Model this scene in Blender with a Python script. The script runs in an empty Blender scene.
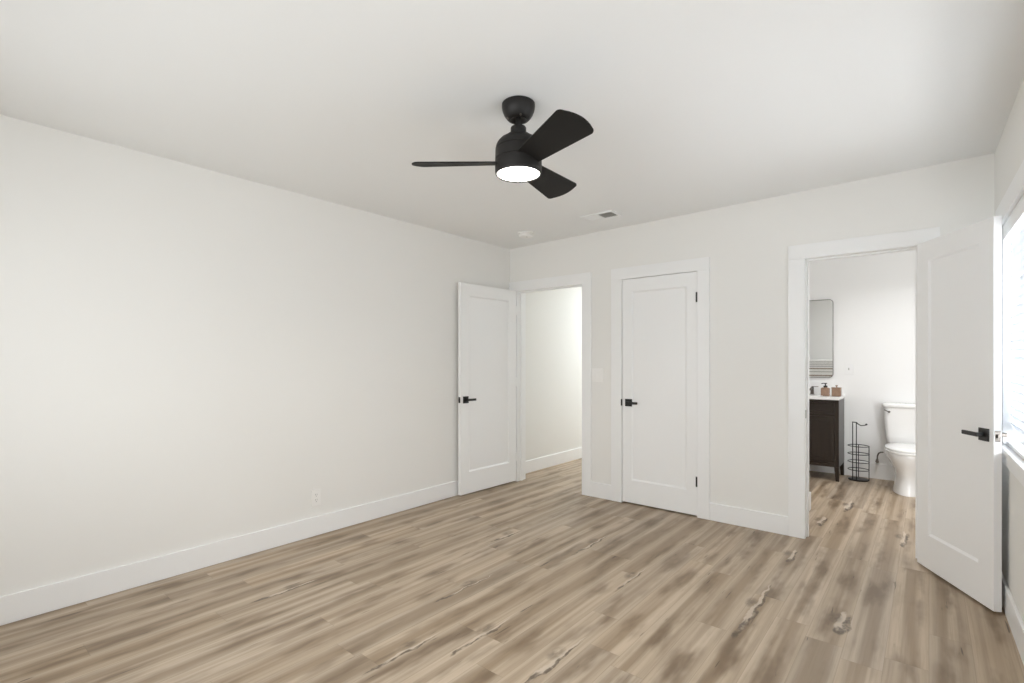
import bpy, bmesh, math, random
from mathutils import Vector, Matrix

# ------------------------------------------------------------------ camera
S = bpy.context.scene
COL = S.collection
F_PX, HORIZON = 500.6, 360.5
YAW = math.atan2(417, F_PX)
CAM_H = 1.29
cd = bpy.data.cameras.new('camera')
cam = bpy.data.objects.new('camera', cd)
COL.objects.link(cam)
cam.location = (0, 0, CAM_H)
cam.rotation_euler = (math.pi / 2, 0, YAW)
cd.sensor_width = 36
cd.lens = 36 * F_PX / 1024
cd.shift_y = (HORIZON - 341.5) / 1024
cd.clip_start = 0.02
S.camera = cam

# ------------------------------------------------------------------ view, world, daylight
S.view_settings.view_transform = 'Standard'
S.view_settings.look = 'None'
S.view_settings.gamma = 1
S.view_settings.use_curve_mapping = False
S.view_settings.exposure = 0.38
S.cycles.max_bounces = 16
S.cycles.diffuse_bounces = 10
S.cycles.transparent_max_bounces = 12
S.cycles.sample_clamp_indirect = 8

w = bpy.data.worlds.new('daylight')
S.world = w
w.use_nodes = True
w.node_tree.nodes['Background'].inputs[0].default_value = (0.93, 0.97, 1, 1)
w.node_tree.nodes['Background'].inputs[1].default_value = 1.0


def area(name, loc, target, sx, sy, power, color=(1, 1, 1), spread=math.pi):
    l = bpy.data.lights.new(name, 'AREA')
    l.shape = 'RECTANGLE'
    l.size, l.size_y, l.energy, l.color, l.spread = sx, sy, power, color, spread
    o = bpy.data.objects.new(name, l)
    COL.objects.link(o)
    o.location = loc
    o.rotation_euler = (Vector(target) - Vector(loc)).to_track_quat('-Z', 'Y').to_euler()
    return o


SIDE_WINDOW_W = 120
NEAR_FILL_W = 23
REAR_FILL_W = 60
area('daylight_side_window', (1.15, 2.75, 1.25), (0.0, 2.75, 1.45), 2.3, 1.8, SIDE_WINDOW_W, (0.95, 0.975, 1))
area('near_fill_light', (1.05, 0.6, 1.55), (0.0, 0.6, 1.45), 1.9, 1.5, NEAR_FILL_W, (0.97, 0.985, 1))  # fill lamp outside the added near window, brightens the left wall
area('rear_fill_light', (-1.75, -1.15, 1.6), (-1.75, 0.0, 1.5), 3.0, 2.0, REAR_FILL_W, (0.95, 0.98, 1))  # fill lamp outside the added rear window, brightens the back wall
area('bathroom_fill_light', (-0.10, 5.40, 2.47), (-0.10, 5.40, 0), 0.6, 0.6, 12.5, (0.98, 0.99, 1), math.radians(150))  # added lamp without a fixture, stands in for an unseen bathroom source
area('hall_ceiling_lamp', (-2.80, 7.1, 2.47), (-2.80, 7.1, 0), 0.6, 1.4, 34, (0.86, 0.93, 1))


# ------------------------------------------------------------------ materials
def new_mat(name):
    m = bpy.data.materials.new(name)
    m.use_nodes = True
    nt = m.node_tree
    return m, nt, nt.nodes['Principled BSDF']


def paint(name, col, rough=0.5, bump=0.0, scale=60, spec=0.5, metallic=0.0, var=0.0):
    """painted or solid surface with a faint procedural texture"""
    m, nt, b = new_mat(name)
    b.inputs['Base Color'].default_value = (*col, 1)
    b.inputs['Roughness'].default_value = rough
    b.inputs['Metallic'].default_value = metallic
    b.inputs['Specular IOR Level'].default_value = spec
    tc = nt.nodes.new('ShaderNodeTexCoord')
    n = nt.nodes.new('ShaderNodeTexNoise')
    n.inputs['Scale'].default_value = scale
    n.inputs['Detail'].default_value = 3
    nt.links.new(tc.outputs['Object'], n.inputs['Vector'])
    if bump:
        bp = nt.nodes.new('ShaderNodeBump')
        bp.inputs['Strength'].default_value = bump
        bp.inputs['Distance'].default_value = 0.002
        nt.links.new(n.outputs['Fac'], bp.inputs['Height'])
        nt.links.new(bp.outputs['Normal'], b.inputs['Normal'])
    mx = nt.nodes.new('ShaderNodeMix')
    mx.data_type = 'RGBA'
    k = 1 - var
    mx.inputs['A'].default_value = (col[0] * k, col[1] * k, col[2] * k, 1)
    mx.inputs['B'].default_value = (*col, 1)
    nt.links.new(n.outputs['Fac'], mx.inputs['Factor'])
    nt.links.new(mx.outputs['Result'], b.inputs['Base Color'])
    return m


M_WALL = paint('warm_white_wall_paint', (0.818, 0.809, 0.781), 0.6, 0.08, 90, 0.3)
M_BATHWALL = paint('white_bathroom_paint', (0.885, 0.885, 0.88), 0.5, 0.05, 90, 0.3)
M_CEIL = paint('flat_white_ceiling_paint', (0.845, 0.85, 0.842), 0.8, 0.12, 70, 0.2)
M_TRIM = paint('semi_gloss_trim_paint', (0.86, 0.86, 0.855), 0.35, 0.02, 40)
M_DOOR = paint('semi_gloss_door_paint', (0.865, 0.865, 0.86), 0.38, 0.02, 40)
M_BLACK = paint('matte_black_metal', (0.012, 0.011, 0.010), 0.4, 0.03, 200)
M_FAN = paint('fan_black_finish', (0.014, 0.0125, 0.0115), 0.45, 0.03, 150, 0.3)
M_BLADE = paint('fan_blade_charcoal', (0.016, 0.0148, 0.0138), 0.6, 0.05, 120, 0.2, var=0.2)
M_CHROME = paint('brushed_steel', (0.62, 0.61, 0.6), 0.25, 0.02, 200, metallic=1)
M_DARKCHROME = paint('dark_nickel', (0.18, 0.165, 0.15), 0.3, 0.02, 200, metallic=1)
M_PLATE = paint('white_plastic', (0.86, 0.85, 0.825), 0.35)
M_PLATE_COOL = paint('bright_white_plastic', (0.88, 0.88, 0.88), 0.3)
M_SLOT = paint('dark_slot', (0.05, 0.05, 0.05), 0.6)
M_VENTDARK = paint('vent_duct_shadow_grey', (0.50, 0.495, 0.475), 0.7)  # duct shade as flat grey, also plain grey for toggle and test button
M_CERAMIC = paint('glazed_white_ceramic', (0.86, 0.855, 0.845), 0.08, spec=0.6)
M_SEAT = paint('glossy_white_seat_plastic', (0.88, 0.88, 0.87), 0.18)
M_STONE = paint('white_quartz_top', (0.88, 0.875, 0.865), 0.2, 0.01, 30, var=0.04)
M_BLIND = paint('white_blind_rail', (0.88, 0.88, 0.88), 0.45)


def slat_mat():
    """thin white faux-wood slats that let some daylight through"""
    m, nt, b = new_mat('white_translucent_slat')
    b.inputs['Base Color'].default_value = (0.86, 0.88, 0.9, 1)
    b.inputs['Roughness'].default_value = 0.5
    t = nt.nodes.new('ShaderNodeBsdfTranslucent')
    t.inputs[0].default_value = (0.86, 0.9, 0.95, 1)
    mx = nt.nodes.new('ShaderNodeMixShader')
    mx.inputs[0].default_value = 0.22
    nt.links.new(b.outputs[0], mx.inputs[1])
    nt.links.new(t.outputs[0], mx.inputs[2])
    nt.links.new(mx.outputs[0], nt.nodes['Material Output'].inputs[0])
    return m


M_SLAT = slat_mat()
M_VINYL = paint('white_vinyl_window_frame', (0.86, 0.865, 0.87), 0.35)
M_GREYBAND = paint('brushed_frame_edge', (0.35, 0.34, 0.33), 0.3, metallic=1)


def wood_dark():
    m, nt, b = new_mat('espresso_stained_wood')
    tc = nt.nodes.new('ShaderNodeTexCoord')
    mp = nt.nodes.new('ShaderNodeMapping')
    mp.inputs['Scale'].default_value = (30, 30, 2.5)
    n = nt.nodes.new('ShaderNodeTexNoise')
    n.inputs['Scale'].default_value = 2
    n.inputs['Detail'].default_value = 5
    r = nt.nodes.new('ShaderNodeValToRGB')
    r.color_ramp.elements[0].color = (0.014, 0.009, 0.006, 1)
    r.color_ramp.elements[1].color = (0.034, 0.023, 0.016, 1)
    L = nt.links.new
    L(tc.outputs['Object'], mp.inputs['Vector'])
    L(mp.outputs['Vector'], n.inputs['Vector'])
    L(n.outputs['Fac'], r.inputs['Fac'])
    L(r.outputs['Color'], b.inputs['Base Color'])
    b.inputs['Roughness'].default_value = 0.32
    return m


M_ESPRESSO = wood_dark()


def glass(name, tint=(1, 1, 1), refl=0.06):
    m = bpy.data.materials.new(name)
    m.use_nodes = True
    nt = m.node_tree
    nt.nodes.remove(nt.nodes['Principled BSDF'])
    t = nt.nodes.new('ShaderNodeBsdfTransparent')
    t.inputs[0].default_value = (*tint, 1)
    g = nt.nodes.new('ShaderNodeBsdfGlossy')
    g.inputs['Roughness'].default_value = 0.03
    mx = nt.nodes.new('ShaderNodeMixShader')
    lw = nt.nodes.new('ShaderNodeLayerWeight')
    lw.inputs['Blend'].default_value = 0.25
    mt = nt.nodes.new('ShaderNodeMath')
    mt.operation = 'MULTIPLY_ADD'
    mt.inputs[1].default_value = 0.35
    mt.inputs[2].default_value = refl * 0.5
    nt.links.new(lw.outputs['Fresnel'], mt.inputs[0])
    nt.links.new(mt.outputs[0], mx.inputs[0])
    nt.links.new(t.outputs[0], mx.inputs[1])
    nt.links.new(g.outputs[0], mx.inputs[2])
    nt.links.new(mx.outputs[0], nt.nodes['Material Output'].inputs[0])
    return m


M_GLASS = glass('clear_window_glass')
M_MIRROR = paint('silvered_mirror', (0.9, 0.91, 0.9), 0.02, metallic=1)
M_AMBER = paint('amber_ribbed_glass', (0.50, 0.32, 0.22), 0.12, spec=0.7, var=0.45, scale=35)
M_AMBER.node_tree.nodes['Principled BSDF'].inputs['Transmission Weight'].default_value = 0.35


def lens_mat():
    m, nt, b = new_mat('frosted_lamp_lens')
    b.inputs['Base Color'].default_value = (0.9, 0.88, 0.84, 1)
    b.inputs['Emission Color'].default_value = (1, 0.96, 0.89, 1)
    b.inputs['Emission Strength'].default_value = 9
    return m


M_LENS = lens_mat()


def towel_mat():
    m, nt, b = new_mat('striped_cotton')
    tc = nt.nodes.new('ShaderNodeTexCoord')
    sp = nt.nodes.new('ShaderNodeSeparateXYZ')
    r = nt.nodes.new('ShaderNodeValToRGB')
    r.color_ramp.interpolation = 'CONSTANT'
    mr = nt.nodes.new('ShaderNodeMapRange')
    mr.inputs['From Min'].default_value = -0.55
    mr.inputs['From Max'].default_value = 0.0
    nt.links.new(tc.outputs['Object'], sp.inputs[0])
    nt.links.new(sp.outputs['Z'], mr.inputs['Value'])
    nt.links.new(mr.outputs[0], r.inputs[0])
    cr = r.color_ramp
    white, tan, grey = (0.84, 0.83, 0.81, 1), (0.36, 0.30, 0.25, 1), (0.42, 0.41, 0.40, 1)
    px = 0.0243            # one stripe unit as a share of the cloth's length
    lines = [(1.0, 0.7, grey), (2.8, 0.7, grey), (4.6, 0.7, grey), (6.4, 0.7, grey), (8.6, 1.3, tan), (12.2, 0.8, grey), (16.0, 1.3, tan), (24, 1.3, tan)]
    stops = []
    for p, wd, c in reversed(lines):
        stops += [(1 - px * (p + wd), c), (1 - px * p, white)]
    stops = [(0, white)] + stops
    cr.elements[0].position, cr.elements[0].color = stops[0]
    cr.elements[1].position, cr.elements[1].color = stops[-1]
    for p, c in stops[1:-1]:
        e = cr.elements.new(p)
        e.color = c
    nt.links.new(r.outputs[0], b.inputs['Base Color'])
    b.inputs['Roughness'].default_value = 0.9
    return m


M_TOWEL = towel_mat()


# --- plank floor
KNOTS = [  # floor x, y, half length, half width of the pale split knots, seed
    (-1.785, 1.43, 0.20, 0.012, 0.0), (-1.61, 1.75, 0.20, 0.011, 1.0), (-2.77, 1.37, 0.18, 0.012, 2.0),
    (-2.39, 2.83, 0.16, 0.012, 3.0), (-1.235, 1.80, 0.24, 0.013, 4.0), (-0.70, 2.85, 0.34, 0.016, 5.0),
    (-0.333, 2.95, 0.13, 0.026, 6.0), (-0.70, 3.74, 0.13, 0.015, 7.0), (-1.82, 3.10, 0.25, 0.009, 8.0),
    (-0.55, 5.35, 0.22, 0.020, 9.0), (-0.14, 4.62, 0.20, 0.018, 10.0), (-0.665, 4.70, 0.14, 0.02, 11.0),
    (-2.02, 2.05, 0.22, 0.007, 12.0), (-1.35, 2.75, 0.20, 0.007, 13.0)]


def knot_group():
    g = bpy.data.node_groups.new('wood_knot', 'ShaderNodeTree')
    I = g.interface
    I.new_socket('Vector', in_out='INPUT', socket_type='NodeSocketVector')
    for n in ('X', 'Y', 'Length', 'Width', 'Seed'):
        I.new_socket(n, in_out='INPUT', socket_type='NodeSocketFloat')
    I.new_socket('Light', in_out='OUTPUT', socket_type='NodeSocketFloat')
    I.new_socket('Dark', in_out='OUTPUT', socket_type='NodeSocketFloat')
    N, L = g.nodes, g.links.new
    gi, go = N.new('NodeGroupInput'), N.new('NodeGroupOutput')

    def math_(op, a, b=None, c=None, clamp=False):
        m = N.new('ShaderNodeMath')
        m.operation = op
        m.use_clamp = clamp
        for i, v in enumerate((a, b, c)):
            if v is None:
                continue
            if isinstance(v, (int, float)):
                m.inputs[i].default_value = v
            else:
                L(v, m.inputs[i])
        return m.outputs[0]
    sp = N.new('ShaderNodeSeparateXYZ')
    L(gi.outputs['Vector'], sp.inputs[0])
    dx = math_('SUBTRACT', sp.outputs[0], gi.outputs['X'])
    dy = math_('SUBTRACT', sp.outputs[1], gi.outputs['Y'])
    # wobble of the split
    cb = N.new('ShaderNodeCombineXYZ')
    L(math_('MULTIPLY', dy, 7.0), cb.inputs[1])
    L(math_('MULTIPLY', dx, 14.0), cb.inputs[0])
    L(math_('MULTIPLY', gi.outputs['Seed'], 3.7), cb.inputs[2])
    nz = N.new('ShaderNodeTexNoise')
    nz.inputs['Scale'].default_value = 1.3
    nz.inputs['Detail'].default_value = 4
    L(cb.outputs[0], nz.inputs['Vector'])
    wob = math_('MULTIPLY', math_('SUBTRACT', nz.outputs['Fac'], 0.5), 0.055)
    dxw = math_('ADD', dx, wob)
    u = math_('DIVIDE', dxw, gi.outputs['Width'])
    v = math_('DIVIDE', dy, gi.outputs['Length'])

    def blob(a, b):
        return math_('ADD', math_('MULTIPLY', a, a), math_('MULTIPLY', b, b))
    # the pale split, wider towards the near end
    uw = math_('MULTIPLY', u, math_('MULTIPLY_ADD', v, 0.7, 1.25))
    light = math_('MULTIPLY', math_('SUBTRACT', 1.0, blob(uw, v), clamp=True), 2.2, clamp=True)
    L(light, go.inputs['Light'])
    # thin dark lip on its right, a smudge on its left, a dark spot at the near end
    lip = math_('SUBTRACT', 1.0, blob(math_('MULTIPLY', math_('SUBTRACT', u, 0.95), 1.5), math_('MULTIPLY_ADD', v, 1.15, 0.1)), clamp=True)
    smu = math_('SUBTRACT', 1.0, blob(math_('MULTIPLY', math_('ADD', dx, 0.028), 30.0), math_('MULTIPLY', math_('ADD', dy, -0.02), 14.0)), clamp=True)
    spot = math_('SUBTRACT', 1.0, blob(math_('MULTIPLY', u, 1.1), math_('MULTIPLY_ADD', v, 2.6, 2.3)), clamp=True)
    nz2 = N.new('ShaderNodeTexNoise')
    nz2.inputs['Scale'].default_value = 3.0
    nz2.inputs['Detail'].default_value = 3
    L(cb.outputs[0], nz2.inputs['Vector'])
    br = math_('MULTIPLY_ADD', nz2.outputs['Fac'], 3.4, -0.9, clamp=True)
    dk = math_('ADD', math_('MULTIPLY', lip, 1.6, clamp=True), math_('ADD', math_('MULTIPLY', smu, 0.75), math_('MULTIPLY', spot, 1.5)), clamp=True)
    L(math_('MULTIPLY', dk, br), go.inputs['Dark'])
    return g


def floor_mat():
    m, nt, b = new_mat('oak_look_plank_floor')
    N, L = nt.nodes, nt.links.new

    def inp(sock, v):
        if isinstance(v, (int, float)):
            sock.default_value = v
        else:
            L(v, sock)

    def mth(op, a, b_=None, c=None, clamp=False):
        n = N.new('ShaderNodeMath')
        n.operation = op
        n.use_clamp = clamp
        for i, v in enumerate((a, b_, c)):
            if v is not None:
                inp(n.inputs[i], v)
        return n.outputs[0]

    def comb(x, y, z=0.0):
        n = N.new('ShaderNodeCombineXYZ')
        inp(n.inputs[0], x)
        inp(n.inputs[1], y)
        inp(n.inputs[2], z)
        return n.outputs[0]

    def noise(vec, scale, detail=3, rough=0.5, dist=0.0):
        n = N.new('ShaderNodeTexNoise')
        n.inputs['Scale'].default_value = scale
        n.inputs['Detail'].default_value = detail
        n.inputs['Roughness'].default_value = rough
        n.inputs['Distortion'].default_value = dist
        L(vec, n.inputs['Vector'])
        return n.outputs['Fac']

    def white(vec):
        n = N.new('ShaderNodeTexWhiteNoise')
        n.noise_dimensions = '3D'
        L(vec, n.inputs['Vector'])
        return n.outputs['Value']

    def mix(fac, a, c):
        n = N.new('ShaderNodeMix')
        n.data_type = 'RGBA'
        inp(n.inputs['Factor'], fac)
        for s, v in (('A', a), ('B', c)):
            if isinstance(v, tuple):
                n.inputs[s].default_value = (*v, 1)
            else:
                L(v, n.inputs[s])
        return n.outputs['Result']

    def rng(v, lo, hi):
        n = N.new('ShaderNodeMapRange')
        n.interpolation_type = 'SMOOTHSTEP'
        n.inputs['From Min'].default_value = lo
        n.inputs['From Max'].default_value = hi
        L(v, n.inputs['Value'])
        return n.outputs[0]

    tc = N.new('ShaderNodeTexCoord')
    sp = N.new('ShaderNodeSeparateXYZ')
    L(tc.outputs['Object'], sp.inputs[0])
    X, Y = sp.outputs[0], sp.outputs[1]
    W, LEN = 0.148, 1.25
    row = mth('FLOOR', mth('DIVIDE', X, W))
    off = white(comb(row, 3.3, 7.1))
    yy = mth('ADD', mth('DIVIDE', Y, LEN), mth('MULTIPLY', off, 5.0))
    idx = mth('FLOOR', yy)
    r1 = white(comb(row, idx, 0.5))
    r2 = white(comb(row, idx, 9.5))
    # grain coordinates, shifted per plank
    gx = mth('ADD', X, mth('MULTIPLY', r1, 37.0))
    gy = mth('ADD', Y, mth('MULTIPLY', r2, 53.0))
    fine = noise(comb(mth('MULTIPLY', gx, 80), mth('MULTIPLY', gy, 1.8)), 1.0, 4, 0.6)
    broad = noise(comb(mth('MULTIPLY', gx, 13), mth('MULTIPLY', gy, 0.30)), 1.0, 2, 0.5)
    blotch = noise(comb(mth('MULTIPLY', gx, 9), mth('MULTIPLY', gy, 2.1)), 1.0, 3, 0.55)
    streak = noise(comb(mth('MULTIPLY', gx, 55), mth('MULTIPLY', gy, 4.2)), 1.0, 2, 0.5)
    fx = mth('FRACT', mth('DIVIDE', X, W))
    centre = rng(mth('MINIMUM', fx, mth('SUBTRACT', 1.0, fx)), 0.02, 0.34)
    pale, mid, brown, dark = (0.530, 0.432, 0.328), (0.320, 0.242, 0.166), (0.172, 0.119, 0.074), (0.065, 0.045, 0.029)
    col = mix(mth('MULTIPLY', rng(broad, 0.34, 0.56), mth('MULTIPLY_ADD', centre, 0.65, 0.35)), pale, mid)
    bl = mth('MULTIPLY', rng(blotch, 0.43, 0.70), mth('MULTIPLY_ADD', centre, 0.75, 0.25))
    col = mix(mth('MULTIPLY', bl, 0.9), col, brown)
    col = mix(mth('MULTIPLY', rng(fine, 0.42, 0.72), 0.26), col, brown)
    col = mix(mth('MULTIPLY', mth('MULTIPLY', rng(streak, 0.66, 0.73), rng(blotch, 0.46, 0.6)), 0.8), col, dark)
    # plank to plank tone
    hs = N.new('ShaderNodeHueSaturation')
    L(col, hs.inputs['Color'])
    L(mth('MULTIPLY_ADD', r2, 0.14, 0.94), hs.inputs['Value'])
    L(mth('MULTIPLY_ADD', r1, 0.12, 0.97), hs.inputs['Saturation'])
    col = hs.outputs[0]
    # knots
    kg = knot_group()
    for kx, ky, kl, kw, sd in KNOTS:
        k = N.new('ShaderNodeGroup')
        k.node_tree = kg
        L(tc.outputs['Object'], k.inputs['Vector'])
        for nme, v in (('X', kx), ('Y', ky), ('Length', kl), ('Width', kw), ('Seed', sd)):
            k.inputs[nme].default_value = v
        col = mix(mth('MULTIPLY', k.outputs['Light'], 0.8), col, (0.60, 0.51, 0.41))
        col = mix(mth('MULTIPLY', k.outputs['Dark'], 0.85), col, (0.085, 0.06, 0.04))
    # seams
    ex = mth('MULTIPLY', mth('MINIMUM', fx, mth('SUBTRACT', 1.0, fx)), W)
    fy = mth('FRACT', yy)
    ey = mth('MULTIPLY', mth('MINIMUM', fy, mth('SUBTRACT', 1.0, fy)), LEN)
    edge = mth('MINIMUM', ex, ey)
    seam = mth('SUBTRACT', 1.0, rng(edge, 0.0004, 0.0022))
    col = mix(mth('MULTIPLY', seam, 0.25), col, (0.12, 0.085, 0.055))
    L(col, b.inputs['Base Color'])
    b.inputs['Roughness'].default_value = 0.42
    b.inputs['Specular IOR Level'].default_value = 0.4
    bp = N.new('ShaderNodeBump')
    bp.inputs['Strength'].default_value = 0.12
    bp.inputs['Distance'].default_value = 0.001
    L(mth('SUBTRACT', mth('MULTIPLY', fine, 0.6), seam), bp.inputs['Height'])
    L(bp.outputs['Normal'], b.inputs['Normal'])
    return m


M_FLOOR = floor_mat()


# ------------------------------------------------------------------ mesh helpers
def box(bm, x0, x1, y0, y1, z0, z1, bev=0.0, mtx=None):
    vs = [bm.verts.new((x, y, z)) for x in (x0, x1) for y in (y0, y1) for z in (z0, z1)]
    idx = [(0, 1, 3, 2), (4, 6, 7, 5), (0, 4, 5, 1), (2, 3, 7, 6), (0, 2, 6, 4), (1, 5, 7, 3)]
    fs = [bm.faces.new([vs[i] for i in f]) for f in idx]
    if bev:
        es = list({e for f in fs for e in f.edges})
        r = bmesh.ops.bevel(bm, geom=es, offset=bev, segments=2, profile=0.5, affect='EDGES')
        vs = [v for v in vs if v.is_valid] + [v for v in r['verts'] if v.is_valid]
    if mtx is not None:
        for v in set(vs):
            v.co = mtx @ v.co
    return vs


def prism(bm, pts, n, z0, z1=None):
    """extrude a closed 3D outline by vector n"""
    a = [bm.verts.new(p) for p in pts]
    b = [bm.verts.new(Vector(p) + Vector(n)) for p in pts]
    k = len(pts)
    bm.faces.new(a)
    bm.faces.new(list(reversed(b)))
    for i in range(k):
        bm.faces.new((a[i], b[i], b[(i + 1) % k], a[(i + 1) % k]))


def lathe(bm, prof, c=(0, 0, 0), seg=40, sx=1.0, sy=1.0):
    """profile of (r, z) turned about z at c; ends closed"""
    rings = []
    for r, z in prof:
        if r < 1e-6:
            rings.append([bm.verts.new((c[0], c[1], c[2] + z))])
        else:
            rings.append([bm.verts.new((c[0] + r * sx * math.cos(2 * math.pi * i / seg),
                                        c[1] + r * sy * math.sin(2 * math.pi * i / seg), c[2] + z)) for i in range(seg)])
    for a, b in zip(rings, rings[1:]):
        for i in range(seg):
            j = (i + 1) % seg
            if len(a) == 1 and len(b) == 1:
                continue
            if len(a) == 1:
                bm.faces.new((a[0], b[j], b[i]))
            elif len(b) == 1:
                bm.faces.new((a[i], a[j], b[0]))
            else:
                bm.faces.new((a[i], a[j], b[j], b[i]))
    if len(rings[0]) > 1:
        bm.faces.new(list(reversed(rings[0])))
    if len(rings[-1]) > 1:
        bm.faces.new(rings[-1])


def tube(bm, path, r, seg=10, closed=False):
    pts = [Vector(p) for p in path]
    n = len(pts)
    rings = []
    prev = None
    for i, p in enumerate(pts):
        if closed:
            t = (pts[(i + 1) % n] - pts[i - 1]).normalized()
        else:
            t = (pts[min(i + 1, n - 1)] - pts[max(i - 1, 0)]).normalized()
        if prev is None:
            up = Vector((0, 0, 1)) if abs(t.z) < 0.9 else Vector((1, 0, 0))
            a = t.cross(up).normalized()
        else:
            a = (prev - t * prev.dot(t)).normalized()
        prev = a
        b = t.cross(a)
        rings.append([bm.verts.new(p + (a * math.cos(2 * math.pi * k / seg) + b * math.sin(2 * math.pi * k / seg)) * r)
                      for k in range(seg)])
    m = n if closed else n - 1
    for i in range(m):
        A, B = rings[i], rings[(i + 1) % n]
        for k in range(seg):
            j = (k + 1) % seg
            bm.faces.new((A[k], A[j], B[j], B[k]))
    if not closed:
        bm.faces.new(list(reversed(rings[0])))
        bm.faces.new(rings[-1])


def loft(bm, rings, cap0=True, cap1=True):
    R = [[bm.verts.new(p) for p in r] for r in rings]
    k = len(R[0])
    for A, B in zip(R, R[1:]):
        for i in range(k):
            j = (i + 1) % k
            bm.faces.new((A[i], A[j], B[j], B[i]))
    if cap0:
        bm.faces.new(list(reversed(R[0])))
    if cap1:
        bm.faces.new(R[-1])


def rrect(cx, cy, w, d, r, z, n=5):
    """rounded rectangle outline at height z"""
    pts = []
    for (sx, sy, a0) in ((1, 1, 0), (-1, 1, 90), (-1, -1, 180), (1, -1, 270)):
        for i in range(n + 1):
            a = math.radians(a0 + 90 * i / n)
            pts.append((cx + sx * (w / 2 - r) + r * math.cos(a), cy + sy * (d / 2 - r) + r * math.sin(a), z))
    return pts


def obj(name, bm, mat, parent=None, smooth=None, loc=None, rotz=None):
    bmesh.ops.recalc_face_normals(bm, faces=bm.faces[:])
    me = bpy.data.meshes.new(name)
    bm.to_mesh(me)
    bm.free()
    me.materials.append(mat)
    if smooth:
        me.polygons.foreach_set('use_smooth', [True] * len(me.polygons))
        me.set_sharp_from_angle(angle=math.radians(smooth))
    o = bpy.data.objects.new(name, me)
    COL.objects.link(o)
    if parent:
        o.parent = parent
    if loc is not None:
        o.location = loc
    if rotz is not None:
        o.rotation_euler = (0, 0, rotz)
    return o


def BM():
    return bmesh.new()


def tag(o, label, cat, group=None, kind=None):
    o['label'] = label
    o['category'] = cat
    if group:
        o['group'] = group
    if kind:
        o['kind'] = kind
    return o


def thing(name, loc, label, cat, group=None, rotz=0):
    o = bpy.data.objects.new(name, None)
    o.empty_display_size = 0.05
    COL.objects.link(o)
    o.location = loc
    o.rotation_euler = (0, 0, rotz)
    return tag(o, label, cat, group)


def struct(name, bm, mat, label=None, cat=None, smooth=None, **k):
    o = obj(name, bm, mat, None, smooth, **k)
    o['kind'] = 'structure'
    if label:
        o['label'] = label
        o['category'] = cat
    return o


# ------------------------------------------------------------------ room shell
XL = -3.48             # bedroom side of the left wall
YB = 4.145             # bedroom side of the wall with the three openings
YB2 = 4.265            # its far side
ZC = 2.505             # ceiling
YR = -0.40             # wall behind the camera
XHL = -3.545           # hall left wall
YBATH = 6.75           # bathroom far wall
XBR = 0.80             # bathroom right wall
HX0, HX1 = -3.372, -2.567   # hall opening (finished)
CX0, CX1 = -2.146, -1.463   # closet opening
BX0, BX1 = -0.688, -0.058   # bathroom opening
ZO = 2.026             # underside of head jambs
J = 0.018              # jamb board

bm = BM()
box(bm, -3.75, 1.0, -0.6, 8.2, -0.08, 0.0)
struct('floor', bm, M_FLOOR, 'light brown wood plank floor with knots and cracks', 'floor')

bm = BM()
# the ceiling rises a little towards the window side, as in the photograph
za, zb = 2.490, 2.530
vs = box(bm, -3.75, 1.0, -0.6, 8.2, 2.49, 2.65)
for v in vs:
    if v.co.z < 2.5:
        v.co.z = za + (zb - za) * (v.co.x + 3.48) / 3.78
struct('ceiling', bm, M_CEIL, 'flat white ceiling', 'ceiling')
ZT = 2.60              # wall tops run into the ceiling slab

bm = BM()
box(bm, -3.68, XL, YR - 0.12, YB2, 0, ZT)
struct('wall_left', bm, M_WALL, 'long blank white wall on the left', 'wall')

bm = BM()
xa = 0.50
segs = [(XL, HX0 - J), (HX1 + J, CX0 - J), (CX1 + J, BX0 - J), (BX1 + J, xa)]
for a, b in segs:
    box(bm, a, b, YB, YB2, 0, ZT)
for a, b in ((HX0 - J, HX1 + J), (CX0 - J, CX1 + J), (BX0 - J, BX1 + J)):
    box(bm, a, b, YB, YB2, ZO + J, ZT)
bmesh.ops.remove_doubles(bm, verts=bm.verts[:], dist=1e-5)
struct('wall_back', bm, M_WALL, 'white wall pierced by three door openings', 'wall')

# right wall: runs at a slight angle, with the window opening
WX0, TANW = 0.301, math.tan(math.radians(1.0))
ANG = -math.radians(1.0)


def wx(y):
    return WX0 + (YB - y) * TANW


WY0, WY1, WZ0, WZ1 = 1.75, 3.80, 0.835, 2.02
NY0, NY1 = -0.20, 1.40          # added side window beside the camera, unseen, for fill light
RW = Matrix.Translation((WX0, YB, 0)) @ Matrix.Rotation(math.radians(1.0), 4, 'Z')   # local: x outward, -y to the camera


def ly(y):
    return (y - YB) / math.cos(math.radians(1.0))


bm = BM()
T = 0.15
yend = ly(YR - 0.12)
box(bm, 0, T, ly(WY1), ly(YB), 0, ZT)
box(bm, 0, T, yend, ly(NY0), 0, ZT)
box(bm, 0, T, ly(NY1), ly(WY0), 0, ZT)
box(bm, 0, T, ly(NY0), ly(NY1), 0, WZ0)
box(bm, 0, T, ly(NY0), ly(NY1), WZ1, ZT)
box(bm, 0, T, ly(WY0), ly(WY1), 0, WZ0 - 0.022)
box(bm, 0, T, ly(WY0), ly(WY1), WZ1, ZT)
bmesh.ops.transform(bm, matrix=RW, verts=bm.verts[:])
struct('wall_right', bm, M_WALL, 'white wall with the window on the right', 'wall')

# wall behind the camera with a wide opening added to let in fill light
RX0, RX1, RZ0, RZ1 = -3.0, -0.5, 0.7, 2.1
bm = BM()
for a, b, c, d in ((XL, RX0, 0, ZT), (RX1, wx(YR), 0, ZT), (RX0, RX1, 0, RZ0), (RX0, RX1, RZ1, ZT)):
    box(bm, a, b, YR - 0.12, YR, c, d)
struct('wall_rear', bm, M_WALL)

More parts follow.
